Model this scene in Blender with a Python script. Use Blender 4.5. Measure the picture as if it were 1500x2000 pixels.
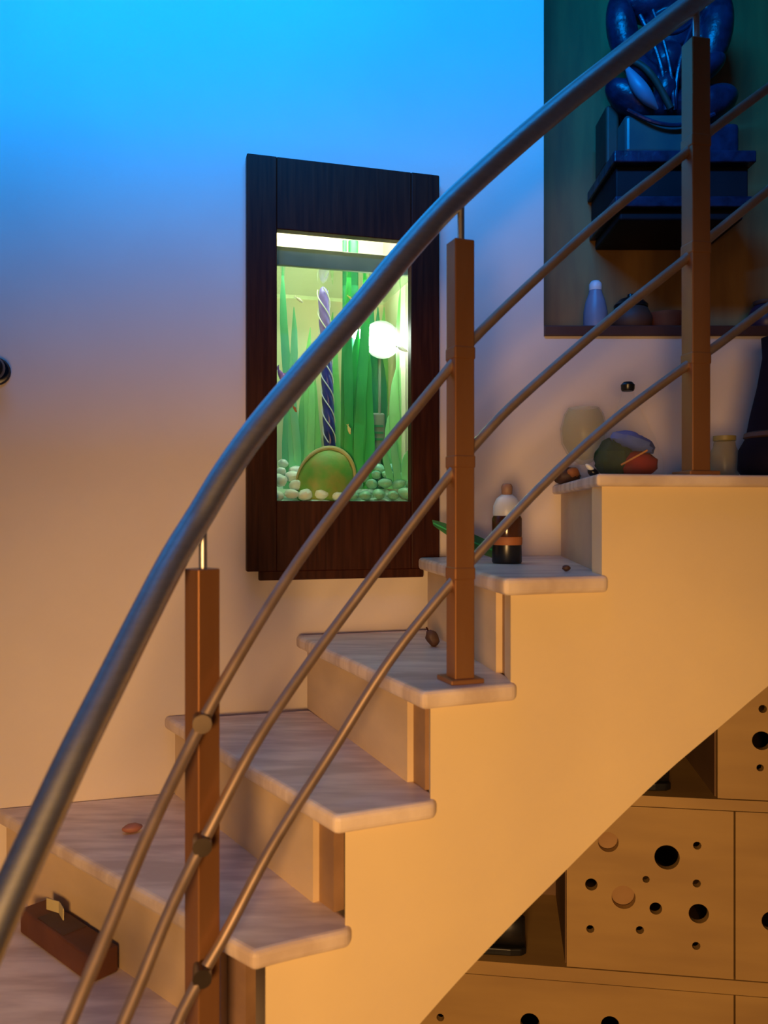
import bpy, bmesh, math, random
from mathutils import Vector, Matrix
random.seed(7)
for o in list(bpy.data.objects): bpy.data.objects.remove(o, do_unlink=True)
scene = bpy.context.scene
COL = scene.collection
# ------------------------------------------------------------------ camera, world, lights, exposure
F, ZC = 1600.0, 1.5525                      # focal length in pixels, eye height
cam = bpy.data.cameras.new('camera'); camo = bpy.data.objects.new('camera', cam); COL.objects.link(camo)
cam.sensor_fit = 'VERTICAL'; cam.sensor_height = 36; cam.sensor_width = 27; cam.lens = 36*F/2000
camo.location = (0, 0, ZC); camo.rotation_euler = (math.pi/2, 0, 0); cam.clip_start = 0.02
cam.dof.use_dof = True; cam.dof.focus_distance = 1.95; cam.dof.aperture_fstop = 3.4
scene.camera = camo
w = bpy.data.worlds.new('room_air'); scene.world = w; w.use_nodes = True
w.node_tree.nodes['Background'].inputs[0].default_value = (0.5, 0.45, 0.4, 1)
w.node_tree.nodes['Background'].inputs[1].default_value = 0.02
scene.view_settings.view_transform = 'Standard'; scene.view_settings.look = 'None'
scene.view_settings.gamma = 1; scene.view_settings.use_curve_mapping = False
scene.view_settings.exposure = 0.0

def light(name, kind, loc, energy, color, **kw):
    l = bpy.data.lights.new(name, kind); l.energy = energy; l.color = color
    o = bpy.data.objects.new(name, l); COL.objects.link(o); o.location = loc
    tgt = kw.pop('target', None)
    for k, v in kw.items(): setattr(l, k, v)
    if tgt is not None:
        o.rotation_euler = (Vector(tgt)-Vector(loc)).to_track_quat('-Z', 'Y').to_euler()
    return o
# blue LED cove under the ceiling in front of the wall, warm lamp low in the room behind the viewer
WANG0 = math.atan(0.278); _u = Vector((math.cos(WANG0), math.sin(WANG0), 0)); _n = Vector((-math.sin(WANG0), math.cos(WANG0), 0))
_c = Vector((-0.55, 1.891, 3.41))-_n*1.25
light('blue_cove_light', 'AREA', tuple(_c), 70, (0.0, 0.285, 1.0), shape='RECTANGLE', size=1.4, size_y=0.05, target=tuple(_c+_n*0.5-Vector((0, 0, 0.40))))
light('warm_room_lamp', 'SPOT', (-0.25, -1.05, 1.34), 245, (1.0, 0.55, 0.20), shadow_soft_size=0.25, spot_size=math.radians(80), spot_blend=1.0, target=(0.08, 1.4, 0.66))

# ------------------------------------------------------------------ helpers
def P(px, py, d): return Vector(((px-750)*d/F, d, ZC-(py-1000)*d/F))
M_W = 0.278                                  # slope of the slanted wall in plan
WN = Vector((-M_W, 1, 0)).normalized(); WU = Vector((1, M_W, 0)).normalized()
WP = Vector((-0.6413, 1.8656, 0)); WC = WN.dot(WP)
def W(px, py, off=0.0):                      # the point seen at a pixel on the slanted wall, off metres behind its face
    a = (px-750)/F; t = (WC+off)/(WN.x*a+WN.y)
    return Vector((a*t, t, ZC-(py-1000)*t/F))
def wall_y(x):                               # the wall turns in a soft curve between the aquarium and the niche
    if x < 0.16: return WP.y+M_W*(x-WP.x)
    if x > 0.40: return 2.122
    return WP.y+M_W*(0.16-WP.x)+M_W*(x-0.16)-M_W/0.48*(x-0.16)**2
WANG = math.atan(M_W)

class MB:
    def __init__(s): s.v = []; s.f = []
    def add(s, vs, fs):
        n = len(s.v); s.v += [Vector(v) for v in vs]; s.f += [tuple(i+n for i in f) for f in fs]; return s
    def hexa(s, b, t):                       # bottom ring, top ring of equal length
        n = len(b); fs = [tuple(range(n-1, -1, -1)), tuple(range(n, 2*n))]
        fs += [(i, (i+1) % n, n+(i+1) % n, n+i) for i in range(n)]
        return s.add(list(b)+list(t), fs)
    def box(s, c, size, ang=0.0, M=None):
        R = Matrix.Rotation(ang, 3, 'Z') if M is None else M; c = Vector(c); x, y, z = [k/2 for k in size]
        q = [(-x, -y), (x, -y), (x, y), (-x, y)]
        return s.hexa([c+R@Vector((a, b, -z)) for a, b in q], [c+R@Vector((a, b, z)) for a, b in q])
    def prism(s, pts, z0, z1):
        ar = sum(pts[i][0]*pts[(i+1) % len(pts)][1]-pts[(i+1) % len(pts)][0]*pts[i][1] for i in range(len(pts)))
        if ar < 0: pts = pts[::-1]
        return s.hexa([Vector((p[0], p[1], z0)) for p in pts], [Vector((p[0], p[1], z1)) for p in pts])
    def tube(s, pts, r, seg=14, caps=True):
        pts = [Vector(p) for p in pts]; rr = r if isinstance(r, (list, tuple)) else [r]*len(pts)
        base = len(s.v); up = Vector((0, 0, 1)); prev = None
        for i, p in enumerate(pts):
            t = (pts[min(i+1, len(pts)-1)]-pts[max(i-1, 0)]).normalized()
            if prev is None:
                ref = up if abs(t.z) < 0.9 else Vector((1, 0, 0)); a = t.cross(ref).normalized()
            else: a = (prev-t*prev.dot(t)).normalized()
            prev = a; b = t.cross(a)
            s.v += [p+(a*math.cos(2*math.pi*k/seg)+b*math.sin(2*math.pi*k/seg))*rr[i] for k in range(seg)]
        for i in range(len(pts)-1):
            for k in range(seg):
                k2 = (k+1) % seg; A = base+i*seg
                s.f.append((A+k, A+k2, A+seg+k2, A+seg+k))
        if caps:
            s.f.append(tuple(base+k for k in range(seg-1, -1, -1)))
            s.f.append(tuple(base+(len(pts)-1)*seg+k for k in range(seg)))
        return s
    def lathe(s, c, prof, seg=24, M=None):   # prof: (radius, height)
        c = Vector(c); base = len(s.v); M = M or Matrix.Identity(3)
        for r, z in prof:
            s.v += [c+M@Vector((r*math.cos(2*math.pi*k/seg), r*math.sin(2*math.pi*k/seg), z)) for k in range(seg)]
        for i in range(len(prof)-1):
            for k in range(seg):
                k2 = (k+1) % seg; A = base+i*seg
                s.f.append((A+k, A+k2, A+seg+k2, A+seg+k))
        s.f.append(tuple(base+k for k in range(seg-1, -1, -1)))
        s.f.append(tuple(base+(len(prof)-1)*seg+k for k in range(seg)))
        return s
    def ell(s, c, rad, M=None, seg=16, rings=10, jit=0.0):
        M = M or Matrix.Identity(3); c = Vector(c); base = len(s.v)
        s.v.append(c+M@Vector((0, 0, -rad[2])))
        for i in range(1, rings):
            th = math.pi*i/rings
            for k in range(seg):
                ph = 2*math.pi*k/seg; j = 1+random.uniform(-jit, jit)
                s.v.append(c+M@Vector((rad[0]*math.sin(th)*math.cos(ph)*j, rad[1]*math.sin(th)*math.sin(ph)*j, -rad[2]*math.cos(th)*j)))
        s.v.append(c+M@Vector((0, 0, rad[2]))); top = len(s.v)-1
        for k in range(seg):
            k2 = (k+1) % seg
            s.f.append((base, base+1+k2, base+1+k))
            s.f.append((top, top-seg+k, top-seg+k2))
            for i in range(rings-2):
                A = base+1+i*seg; s.f.append((A+k, A+k2, A+seg+k2, A+seg+k))
        return s
    def build(s, name, mat, parent=None, origin=None, smooth=False, bevel=0.0, rotz=0.0):
        if parent is not None: Mw = parent.get('_m') and Matrix([parent['_m'][i*4:(i+1)*4] for i in range(4)]) or Matrix.Identity(4)
        else: Mw = Matrix.Translation(origin if origin is not None else Vector((0, 0, 0))) @ Matrix.Rotation(rotz, 4, 'Z')
        inv = Mw.inverted()
        me = bpy.data.meshes.new(name); me.from_pydata([inv@v for v in s.v], [], s.f); me.update()
        bm = bmesh.new(); bm.from_mesh(me); bmesh.ops.recalc_face_normals(bm, faces=bm.faces); bm.to_mesh(me); bm.free()
        if smooth:
            for p in me.polygons: p.use_smooth = True
            me.set_sharp_from_angle(angle=math.radians(42))
        o = bpy.data.objects.new(name, me); COL.objects.link(o)
        me.materials.append(mat)
        if parent is not None:
            o.parent = parent; MATS[o] = Mw
            o['_m'] = [c for r in Mw for c in r]; TMP.append(o)
        else:
            o.location = Mw.to_translation(); o.rotation_euler = (0, 0, rotz)
            o['_m'] = [c for r in Mw for c in r]; TMP.append(o)
        if bevel:
            b = o.modifiers.new('soft_edges', 'BEVEL'); b.width = bevel; b.segments = 3; b.limit_method = 'ANGLE'
        return o
MATS = {}; TMP = []
def tag(o, label, cat, group=None):
    o['label'] = label; o['category'] = cat
    if group: o['group'] = group
    return o
def thing(name, label, cat, loc=(0, 0, 0), rotz=0.0, group=None):
    o = bpy.data.objects.new(name, None); COL.objects.link(o); o.empty_display_size = 0.05
    o.location = loc; o.rotation_euler = (0, 0, rotz)
    Mw = Matrix.Translation(Vector(loc)) @ Matrix.Rotation(rotz, 4, 'Z')
    o['_m'] = [c for r in Mw for c in r]; TMP.append(o)
    return tag(o, label, cat, group)
def struct(o): o['kind'] = 'structure'; return o

def spline(knots, x):                        # smooth 1-D interpolation
    k = sorted(knots); n = len(k)
    if x <= k[0][0]: i = 0
    elif x >= k[-1][0]: i = n-2
    else: i = max(j for j in range(n-1) if k[j][0] <= x)
    def m(j):
        if j == 0: return (k[1][1]-k[0][1])/(k[1][0]-k[0][0])
        if j == n-1: return (k[-1][1]-k[-2][1])/(k[-1][0]-k[-2][0])
        return (k[j+1][1]-k[j-1][1])/(k[j+1][0]-k[j-1][0])
    h = k[i+1][0]-k[i][0]; t = (x-k[i][0])/h
    if t < 0: return k[0][1]+m(0)*(x-k[0][0])
    if t > 1: return k[-1][1]+m(n-1)*(x-k[-1][0])
    return (2*t**3-3*t*t+1)*k[i][1]+(t**3-2*t*t+t)*h*m(i)+(-2*t**3+3*t*t)*k[i+1][1]+(t**3-t*t)*h*m(i+1)

# ------------------------------------------------------------------ materials
def mat(name, col, rough=0.5, metal=0.0, col2=None, scale=8.0, stretch=(1, 1, 1), bump=0.0, detail=4.0, trans=0.0, emit=None, estr=0.0, rot=0.0, spec=None, contrast=(0.35, 0.65), coat=0.0, sss=0.0):
    m = bpy.data.materials.new(name); m.use_nodes = True; nt = m.node_tree; b = nt.nodes['Principled BSDF']
    b.inputs['Base Color'].default_value = (*col, 1); b.inputs['Roughness'].default_value = rough; b.inputs['Metallic'].default_value = metal
    if trans: b.inputs['Transmission Weight'].default_value = trans
    if coat: b.inputs['Coat Weight'].default_value = coat
    if spec is not None: b.inputs['Specular IOR Level'].default_value = spec
    if emit: b.inputs['Emission Color'].default_value = (*emit, 1); b.inputs['Emission Strength'].default_value = estr
    if col2 or bump:
        tc = nt.nodes.new('ShaderNodeTexCoord'); mp = nt.nodes.new('ShaderNodeMapping'); no = nt.nodes.new('ShaderNodeTexNoise')
        mp.inputs['Scale'].default_value = stretch; mp.inputs['Rotation'].default_value = (0, 0, rot)
        no.inputs['Scale'].default_value = scale; no.inputs['Detail'].default_value = detail
        nt.links.new(tc.outputs['Object'], mp.inputs['Vector']); nt.links.new(mp.outputs['Vector'], no.inputs['Vector'])
        if col2:
            r = nt.nodes.new('ShaderNodeValToRGB'); r.color_ramp.elements[0].position = contrast[0]; r.color_ramp.elements[1].position = contrast[1]
            r.color_ramp.elements[0].color = (*col, 1); r.color_ramp.elements[1].color = (*col2, 1)
            nt.links.new(no.outputs['Fac'], r.inputs['Fac']); nt.links.new(r.outputs['Color'], b.inputs['Base Color'])
        if bump:
            bp = nt.nodes.new('ShaderNodeBump'); bp.inputs['Strength'].default_value = bump; bp.inputs['Distance'].default_value = 0.01
            nt.links.new(no.outputs['Fac'], bp.inputs['Height']); nt.links.new(bp.outputs['Normal'], b.inputs['Normal'])
    return m
def glass(name, tint, gloss=0.12, rough=0.02):
    m = bpy.data.materials.new(name); m.use_nodes = True; nt = m.node_tree; nt.nodes.clear()
    out = nt.nodes.new('ShaderNodeOutputMaterial'); t = nt.nodes.new('ShaderNodeBsdfTransparent'); g = nt.nodes.new('ShaderNodeBsdfGlossy')
    mx = nt.nodes.new('ShaderNodeMixShader'); fr = nt.nodes.new('ShaderNodeFresnel'); mul = nt.nodes.new('ShaderNodeMath'); mul.operation = 'MULTIPLY'
    t.inputs[0].default_value = (*tint, 1); g.inputs['Roughness'].default_value = rough; g.inputs['Color'].default_value = (1, 1, 1, 1)
    fr.inputs[0].default_value = 1.45; mul.inputs[1].default_value = gloss/0.12
    nt.links.new(fr.outputs[0], mul.inputs[0]); nt.links.new(mul.outputs[0], mx.inputs[0])
    nt.links.new(t.outputs[0], mx.inputs[1]); nt.links.new(g.outputs[0], mx.inputs[2]); nt.links.new(mx.outputs[0], out.inputs[0])
    return m
def hazy(name, col, alpha):                  # thin, slightly clouded glass
    m = mat(name, col, 0.3, col2=tuple(c*1.08 for c in col), scale=9, spec=0.25)
    m.node_tree.nodes['Principled BSDF'].inputs['Alpha'].default_value = alpha
    return m
MT = {
 'wall': mat('wall_paint', (0.74, 0.63, 0.55), 0.75, col2=(0.79, 0.68, 0.59), scale=3.0, bump=0.03),
 'room': mat('room_wall_paint', (0.42, 0.33, 0.26), 0.85, col2=(0.46, 0.36, 0.28), scale=3.0),
 'ceil': mat('ceiling_paint', (0.35, 0.33, 0.30), 0.85, col2=(0.38, 0.36, 0.33), scale=3.0),
 'floor': mat('floor_stone', (0.22, 0.13, 0.08), 0.35, col2=(0.30, 0.19, 0.12), scale=5.0),
 'stringer': mat('stringer_plaster', (0.80, 0.62, 0.37), 0.8, col2=(0.85, 0.66, 0.38), scale=4.0, bump=0.04),
 'riser': mat('riser_stone', (0.62, 0.46, 0.29), 0.55, col2=(0.72, 0.54, 0.34), scale=5.0, stretch=(1, 1, 2)),
 'riser_edge': mat('riser_edge_brown', (0.26, 0.15, 0.085), 0.5, col2=(0.34, 0.20, 0.11), scale=14.0),
 'tread': mat('tread_marble', (0.62, 0.48, 0.39), 0.40, col2=(0.86, 0.71, 0.59), scale=6.0, stretch=(1.0, 5.0, 1), rot=0.9, contrast=(0.38, 0.62)),
 'steel': mat('brushed_steel', (0.56, 0.55, 0.55), 0.42, 1.0, col2=(0.62, 0.61, 0.60), scale=30, stretch=(1, 1, 6)),
 'bar_steel': mat('bar_steel', (0.36, 0.26, 0.20), 0.48, 0.75, col2=(0.42, 0.31, 0.25), scale=30),
 'post_steel': mat('brown_tinted_post_steel', (0.30, 0.13, 0.05), 0.42, 0.55, col2=(0.36, 0.17, 0.07), scale=12, stretch=(1, 1, 0.2)),  # brown reflections of the room put into the steel's base colour
 'dark_steel': mat('dark_clamp_metal', (0.12, 0.09, 0.07), 0.3, 0.9, col2=(0.16, 0.12, 0.09), scale=20),
 'frame': mat('dark_wood', (0.030, 0.006, 0.003), 0.5, spec=0.15, col2=(0.058, 0.014, 0.006), scale=16, stretch=(6, 6, 0.4), bump=0.05),
 'niche': mat('niche_wood', (0.20, 0.095, 0.025), 0.6, col2=(0.29, 0.15, 0.04), scale=6, stretch=(3, 3, 0.5)),
 'sill': mat('niche_sill_wood', (0.06, 0.028, 0.025), 0.4, col2=(0.08, 0.035, 0.03), scale=14),
 'statue': mat('dark_blue_glaze', (0.006, 0.009, 0.028), 0.34, col2=(0.014, 0.026, 0.07), scale=26, bump=0.5),
 'shelf': mat('black_lacquer', (0.006, 0.006, 0.010), 0.6, spec=0.2, col2=(0.010, 0.010, 0.016), scale=8),
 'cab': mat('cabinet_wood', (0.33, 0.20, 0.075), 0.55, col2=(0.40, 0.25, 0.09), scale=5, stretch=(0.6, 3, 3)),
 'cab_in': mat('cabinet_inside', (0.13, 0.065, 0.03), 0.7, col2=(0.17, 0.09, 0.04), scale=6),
 'disc': mat('recess_wood', (0.30, 0.16, 0.06), 0.6, col2=(0.36, 0.20, 0.08), scale=8),
 'black': mat('black_leather', (0.008, 0.007, 0.007), 0.4, col2=(0.014, 0.012, 0.012), scale=30),
 'black_pl': mat('black_plastic', (0.006, 0.006, 0.008), 0.3, col2=(0.012, 0.012, 0.014), scale=20),
 'tank_back': mat('tank_backboard', (0.80, 0.74, 0.54), 0.8, col2=(0.85, 0.80, 0.60), scale=3),
 'tank_rim': mat('tank_rim_plastic', (0.17, 0.24, 0.18), 0.4, col2=(0.22, 0.29, 0.22), scale=9),
 'pane': glass('tank_glass', (0.97, 1.0, 0.97), 0.06),
 'water': glass('water_surface', (0.80, 0.95, 0.86), 0.1),
 'lamp_e': mat('tank_lamp_tube', (1, 1, 0.9), 0.5, emit=(1, 0.96, 0.76), estr=62.0, col2=(1, 1, 0.95)),
 'glow_e': mat('white_glow_face', (1, 1, 1), 0.5, emit=(0.92, 1.0, 0.90), estr=26.0, col2=(1, 1, 0.98)),
 'leaf1': mat('plant_green', (0.02, 0.36, 0.07), 0.45, col2=(0.06, 0.52, 0.12), scale=20, stretch=(1, 1, 0.15)),
 'leaf2': mat('pale_plant_green', (0.20, 0.62, 0.20), 0.45, col2=(0.32, 0.72, 0.30), scale=20, stretch=(1, 1, 0.15)),
 'leaf3': mat('mint_plant_green', (0.16, 0.70, 0.36), 0.45, col2=(0.26, 0.78, 0.46), scale=20, stretch=(1, 1, 0.15)),
 'leaf4': mat('deep_plant_green', (0.015, 0.19, 0.09), 0.45, col2=(0.03, 0.27, 0.12), scale=20, stretch=(1, 1, 0.15)),
 'shell': mat('green_shell', (0.10, 0.40, 0.06), 0.5, col2=(0.32, 0.36, 0.08), scale=22, bump=0.3),
 'shell_rim': mat('tan_shell_rim', (0.45, 0.42, 0.16), 0.5, col2=(0.58, 0.55, 0.26), scale=18),
 'violet': mat('violet_glaze', (0.22, 0.14, 0.60), 0.35, col2=(0.34, 0.24, 0.74), scale=25),
 'navy': mat('navy_glaze', (0.015, 0.02, 0.13), 0.3, col2=(0.05, 0.06, 0.34), scale=14),
 'white_gl': mat('white_glaze', (0.72, 0.74, 0.72), 0.35, col2=(0.80, 0.80, 0.78), scale=12),
 'pebble_w': mat('mint_white_pebble', (0.80, 0.92, 0.88), 0.4, col2=(0.90, 0.97, 0.95), scale=20),
 'pebble_g': mat('green_pebble', (0.14, 0.52, 0.34), 0.4, col2=(0.36, 0.68, 0.52), scale=20),
 'gravel': mat('pale_gravel', (0.5, 0.75, 0.62), 0.6, col2=(0.72, 0.88, 0.8), scale=90, bump=0.6),
 'fish_w': mat('white_fish', (0.85, 0.84, 0.74), 0.3, col2=(0.92, 0.92, 0.86), scale=40),
 'fish_y': mat('yellow_fish', (0.80, 0.72, 0.20), 0.3, col2=(0.88, 0.82, 0.34), scale=40),
 'fish_p': mat('purple_fish', (0.38, 0.12, 0.62), 0.3, col2=(0.60, 0.36, 0.80), scale=60),
 'fish_r': mat('red_fish', (0.48, 0.10, 0.03), 0.3, col2=(0.60, 0.18, 0.05), scale=60),
 'brick': mat('dark_brown_block', (0.10, 0.030, 0.012), 0.6, col2=(0.15, 0.05, 0.02), scale=9, bump=0.2),
 'paper': mat('pale_card', (0.55, 0.45, 0.22), 0.8, col2=(0.62, 0.52, 0.28), scale=9),
 'white_pl': mat('white_plastic', (0.62, 0.64, 0.66), 0.4, col2=(0.70, 0.72, 0.74), scale=9),
 'bluegrey': mat('blue_grey_plastic', (0.16, 0.20, 0.30), 0.4, col2=(0.24, 0.27, 0.36), scale=9),
 'brown_d': mat('dark_brown_clay', (0.05, 0.024, 0.016), 0.6, col2=(0.09, 0.04, 0.024), scale=9, bump=0.2),
 'brown_glass': mat('brown_bottle_glass', (0.055, 0.018, 0.006), 0.15, col2=(0.085, 0.03, 0.01), scale=8),
 'orange_lbl': mat('orange_label', (0.35, 0.11, 0.03), 0.6, col2=(0.42, 0.15, 0.04), scale=8),
 'clear': hazy('clear_glass', (0.75, 0.70, 0.60), 0.06),
 'yellow_glass': hazy('yellowish_glass', (0.72, 0.62, 0.30), 0.26),
 'olive_glass': hazy('olive_glass', (0.30, 0.24, 0.07), 0.45),
 'blue_cl': mat('blue_cloth', (0.05, 0.09, 0.34), 0.8, spec=0.1, col2=(0.11, 0.17, 0.46), scale=20),
 'green_cl': mat('dark_green_moss', (0.008, 0.03, 0.008), 0.9, spec=0.1, col2=(0.02, 0.05, 0.012), scale=30, bump=0.4),
 'red_cl': mat('red_cloth', (0.17, 0.004, 0.004), 0.8, spec=0.1, col2=(0.26, 0.010, 0.008), scale=20),
 'orange_cl': mat('orange_ribbon', (0.55, 0.20, 0.03), 0.6, col2=(0.6, 0.26, 0.05), scale=20),
 'leaf_d': mat('dark_leaf', (0.02, 0.13, 0.03), 0.45, col2=(0.04, 0.20, 0.05), scale=20),
 'navy_cl': mat('black_navy_cloth', (0.004, 0.003, 0.009), 0.8, spec=0.1, col2=(0.010, 0.006, 0.018), scale=9, bump=0.4),
}

# ------------------------------------------------------------------ the room
fl = struct(MB().box((0.05, -0.4, -0.05), (5.3, 5.6, 0.1)).build('floor', MT['floor']))
ce = struct(MB().box((0.05, -0.4, 3.55), (5.3, 5.6, 0.1)).build('ceiling', MT['ceil']))
struct(MB().box((-2.55, -0.4, 1.75), (0.1, 5.6, 3.5)).build('wall_left', MT['room']))
struct(MB().box((2.65, -0.4, 1.75), (0.1, 5.6, 3.5)).build('wall_right', MT['room']))
struct(MB().box((0.05, -3.15, 1.75), (5.3, 0.1, 3.5)).build('wall_front', MT['room']))

# aquarium opening in wall coordinates (s along the wall from WP, z up)
def s_of(p): return (Vector((p.x, p.y, 0))-WP).dot(WU)
oL, oR = s_of(W(541, 700, -0.03)), s_of(W(803, 700, -0.03))
oT, oB = 2.224, 1.579
fL, fR, fT, fB = s_of(W(482, 700, -0.03)), s_of(W(858, 700, -0.03)), 2.395, 1.412
tL, tR, tT, tB = oL-0.025, oR+0.025, 2.37, 1.55         # tank inside
def wp(s, z, off=0.0): return WP+WU*s+WN*off+Vector((0, 0, z))
def wbox(mb, s0, s1, z0, z1, o0, o1):
    r = [(s0, o0), (s1, o0), (s1, o1), (s0, o1)]
    return mb.hexa([wp(s, z0, o) for s, o in r], [wp(s, z1, o) for s, o in r])
bend = 0.16; sB = s_of(Vector((bend, wall_y(bend), 0)))
NX0, NX1, NZ0, NZ1, ND = 0.4138, 1.45, 2.0074, 3.32, 0.34
NY = 2.122
mb = MB(); T = 0.10
sA = -2.1
wbox(mb, sA, tL, 0, 3.5, 0, T); wbox(mb, tR, sB, 0, 3.5, 0, T); wbox(mb, tL, tR, 0, tB, 0, T); wbox(mb, tL, tR, tT, 3.5, 0, T)
def ybox(mb, x0, x1, y0, y1, z0, z1): return mb.box(((x0+x1)/2, (y0+y1)/2, (z0+z1)/2), (x1-x0, y1-y0, z1-z0))
ax = [0.16+0.24*i/10 for i in range(11)]
mb.prism([(x, wall_y(x)) for x in ax]+[(NX0, NY), (NX0, NY+T), (0.16, NY+T)], 0, 3.5)
ybox(mb, NX0, NX1, NY, NY+T, 0, NZ0); ybox(mb, NX0, NX1, NY, NY+T, NZ1, 3.5); ybox(mb, NX1, 2.6, NY, NY+T, 0, 3.5)
wall = struct(mb.build('wall_back', MT['wall'], smooth=True))
ybox(MB(), NX0, NX1, NY+ND, NY+ND+0.02, NZ0, NZ1).build('niche_back_panel', MT['niche'], wall)
ybox(MB(), NX0-0.02, NX0, NY+0.002, NY+ND, NZ0, NZ1).build('niche_side_panel', MT['niche'], wall)
ybox(MB(), NX1, NX1+0.02, NY+0.002, NY+ND, NZ0, NZ1).build('niche_side_panel', MT['niche'], wall)
ybox(MB(), NX0, NX1, NY+0.002, NY+ND, NZ1, NZ1+0.02).build('niche_top_panel', MT['niche'], wall)
sill_top = NZ0+0.027
ybox(MB(), NX0, NX1, NY-0.008, NY+ND, NZ0, sill_top).build('niche_sill', MT['sill'], wall, bevel=0.003)

# unseen boards added under the ceiling to keep the blue light off the treads
cv = MB(); wbox(cv, -1.0, 1.02, 3.29, 3.30, -1.40, -1.143); wbox(cv, -1.0, 1.02, 3.30, 3.5, -1.40, -1.39)
struct(cv.build('light_baffle_1', MT['ceil']))
# ------------------------------------------------------------------ staircase
H = 0.18
near = {0: (0.374, 1.44), 1: (0.2034, 1.385), 2: (0.0625, 1.328), 3: (-0.0754, 1.27), 4: (-0.193, 1.2125), 5: (-0.318, 1.115), 6: (-0.385, 1.0)}
far = {0: (0.435, 2.118), 1: (0.084, 2.03), 2: (-0.211, 1.985), 3: (-0.511, 1.90), 4: (-0.86, 1.803), 5: (-1.36, 1.664), 6: (-1.95, 1.50)}
zt = {k: 1.62-H*k for k in range(7)}
SIDE = sorted(list(near.values())+[(0.703, 1.50), (1.25, 1.60)])
def side(x): return spline(SIDE, x)
st = thing('staircase', 'winding staircase with marble treads and cream plastered side rising past the aquarium', 'staircase', (0.1, 1.4, 0))
def lerp(a, b, t): return (a[0]+(b[0]-a[0])*t, a[1]+(b[1]-a[1])*t)
TH = 0.030
def wall_face(x, gap=0.002): return wall_y(x)-gap
# landing slab
xs = [0.374+(1.25-0.374)*i/10 for i in range(11)]
pts = [(x, side(x)) for x in xs]+[(1.25, 2.118), far[0]]
MB().prism(pts, 1.62-0.022, 1.62).build('landing_slab', MT['tread'], st, bevel=0.006)
for k in range(1, 6):
    n0, n1 = near[k], near[k-1]; f0, f1 = far[k], far[k-1]
    xe = n1[0]+0.022
    pts = [(n0[0]+(xe-n0[0])*i/5, side(n0[0]+(xe-n0[0])*i/5)) for i in range(6)]
    # right-hand end angles back under the next riser
    pts += [(xe+0.004, side(xe)+0.03)]
    fb = (f1[0]+0.035, f1[1]-0.0)
    if k == 1: fb = (f1[0]+0.03, 2.118)
    else: fb = (fb[0], wall_face(fb[0], 0.036 if fb[0] > -0.45 else 0.002))
    ff = f0
    pts.append(fb)
    if k == 1: pts += [(x, wall_face(x, 0.003)) for x in (0.40, 0.36, 0.32, 0.28, 0.24, 0.20)]+[(0.17, wall_face(0.17, 0.036))]
    if k == 2: pass
    if f0[0] > -0.45: ff = (f0[0], wall_face(f0[0], 0.036))
    else: ff = (f0[0], wall_face(f0[0]))
    if k == 3: pts.append((-0.44, wall_face(-0.44, 0.036))); pts.append((-0.46, wall_face(-0.46)))
    pts.append(ff)
    MB().prism(pts, zt[k]-TH, zt[k]).build('tread', MT['tread'], st, bevel=0.009)
# risers: one under each nose, from the stringer to the wall, with a darker edge strip at its near end
def riser_line(k, setback=0.020):
    n, f = Vector(near[k]), Vector(far[k]); d = (f-n).normalized(); nrm = Vector((-d.y, d.x))
    if nrm.x < 0: nrm = -nrm
    return n+d*0.03+nrm*setback, f+nrm*setback, d, nrm
for k in range(0, 6):
    a, b, d, nrm = riser_line(k)
    z0, z1 = zt[k+1]-0.001, zt[k]-(TH if k else 0.022)+0.001
    e = a+d*0.075; b2 = b-d*0.02
    def panel(p, q, t0, t1): return [tuple(p+nrm*t0), tuple(q+nrm*t0), tuple(q+nrm*t1), tuple(p+nrm*t1)]
    MB().prism(panel(e, b2, 0, 0.02), z0, z1).build('riser', MT['riser'], st)
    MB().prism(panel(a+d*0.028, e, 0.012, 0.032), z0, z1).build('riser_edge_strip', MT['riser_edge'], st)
# the lowest steps, below the frame
low = [(5, near[5], far[5]), (6, near[6], (-1.95, 1.500)), (7, (-0.395, 0.87), (-2.44, 1.362)), (8, (-0.375, 0.73), (-2.44, 0.95))]
for (kp, np_, fp_), (k, n0, f0) in zip(low, low[1:]):
    z = 1.62-H*k; nv, pv, fv = Vector(n0), Vector(np_), Vector(f0); along = (pv-nv).normalized()
    e = pv+along*0.02; fb = Vector(fp_)
    cor = [(fb.x+0.03, wall_face(fb.x+0.03))]+([(-2.44, 1.362)] if k == 8 else [])
    MB().prism([tuple(nv), tuple(e), (e.x-0.03, e.y+0.01)]+cor+[tuple(fv)], z-TH, z).build('tread', MT['tread'], st, bevel=0.009)
    d = (fv-nv).normalized(); nm = Vector((-d.y, d.x)); nm = nm if nm.x*along.x+nm.y*along.y > 0 else -nm
    a, b = nv+d*0.04+nm*0.02, fv-d*0.03+nm*0.02
    MB().prism([tuple(a), tuple(b), tuple(b+nm*0.02), tuple(a+nm*0.02)], max(0.001, z-H-0.001), z-TH+0.001).build('riser', MT['riser'], st)
    inn = Vector((-along.y, along.x)); inn = inn if inn.x < 0 else -inn
    a, b = nv+inn*0.016+along*0.014, pv+inn*0.016+along*0.010
    MB().prism([tuple(a), tuple(b), tuple(b+inn*0.05), tuple(a+inn*0.05)], 0.001, z-TH+0.001).build('stringer', MT['stringer'], st)
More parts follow.
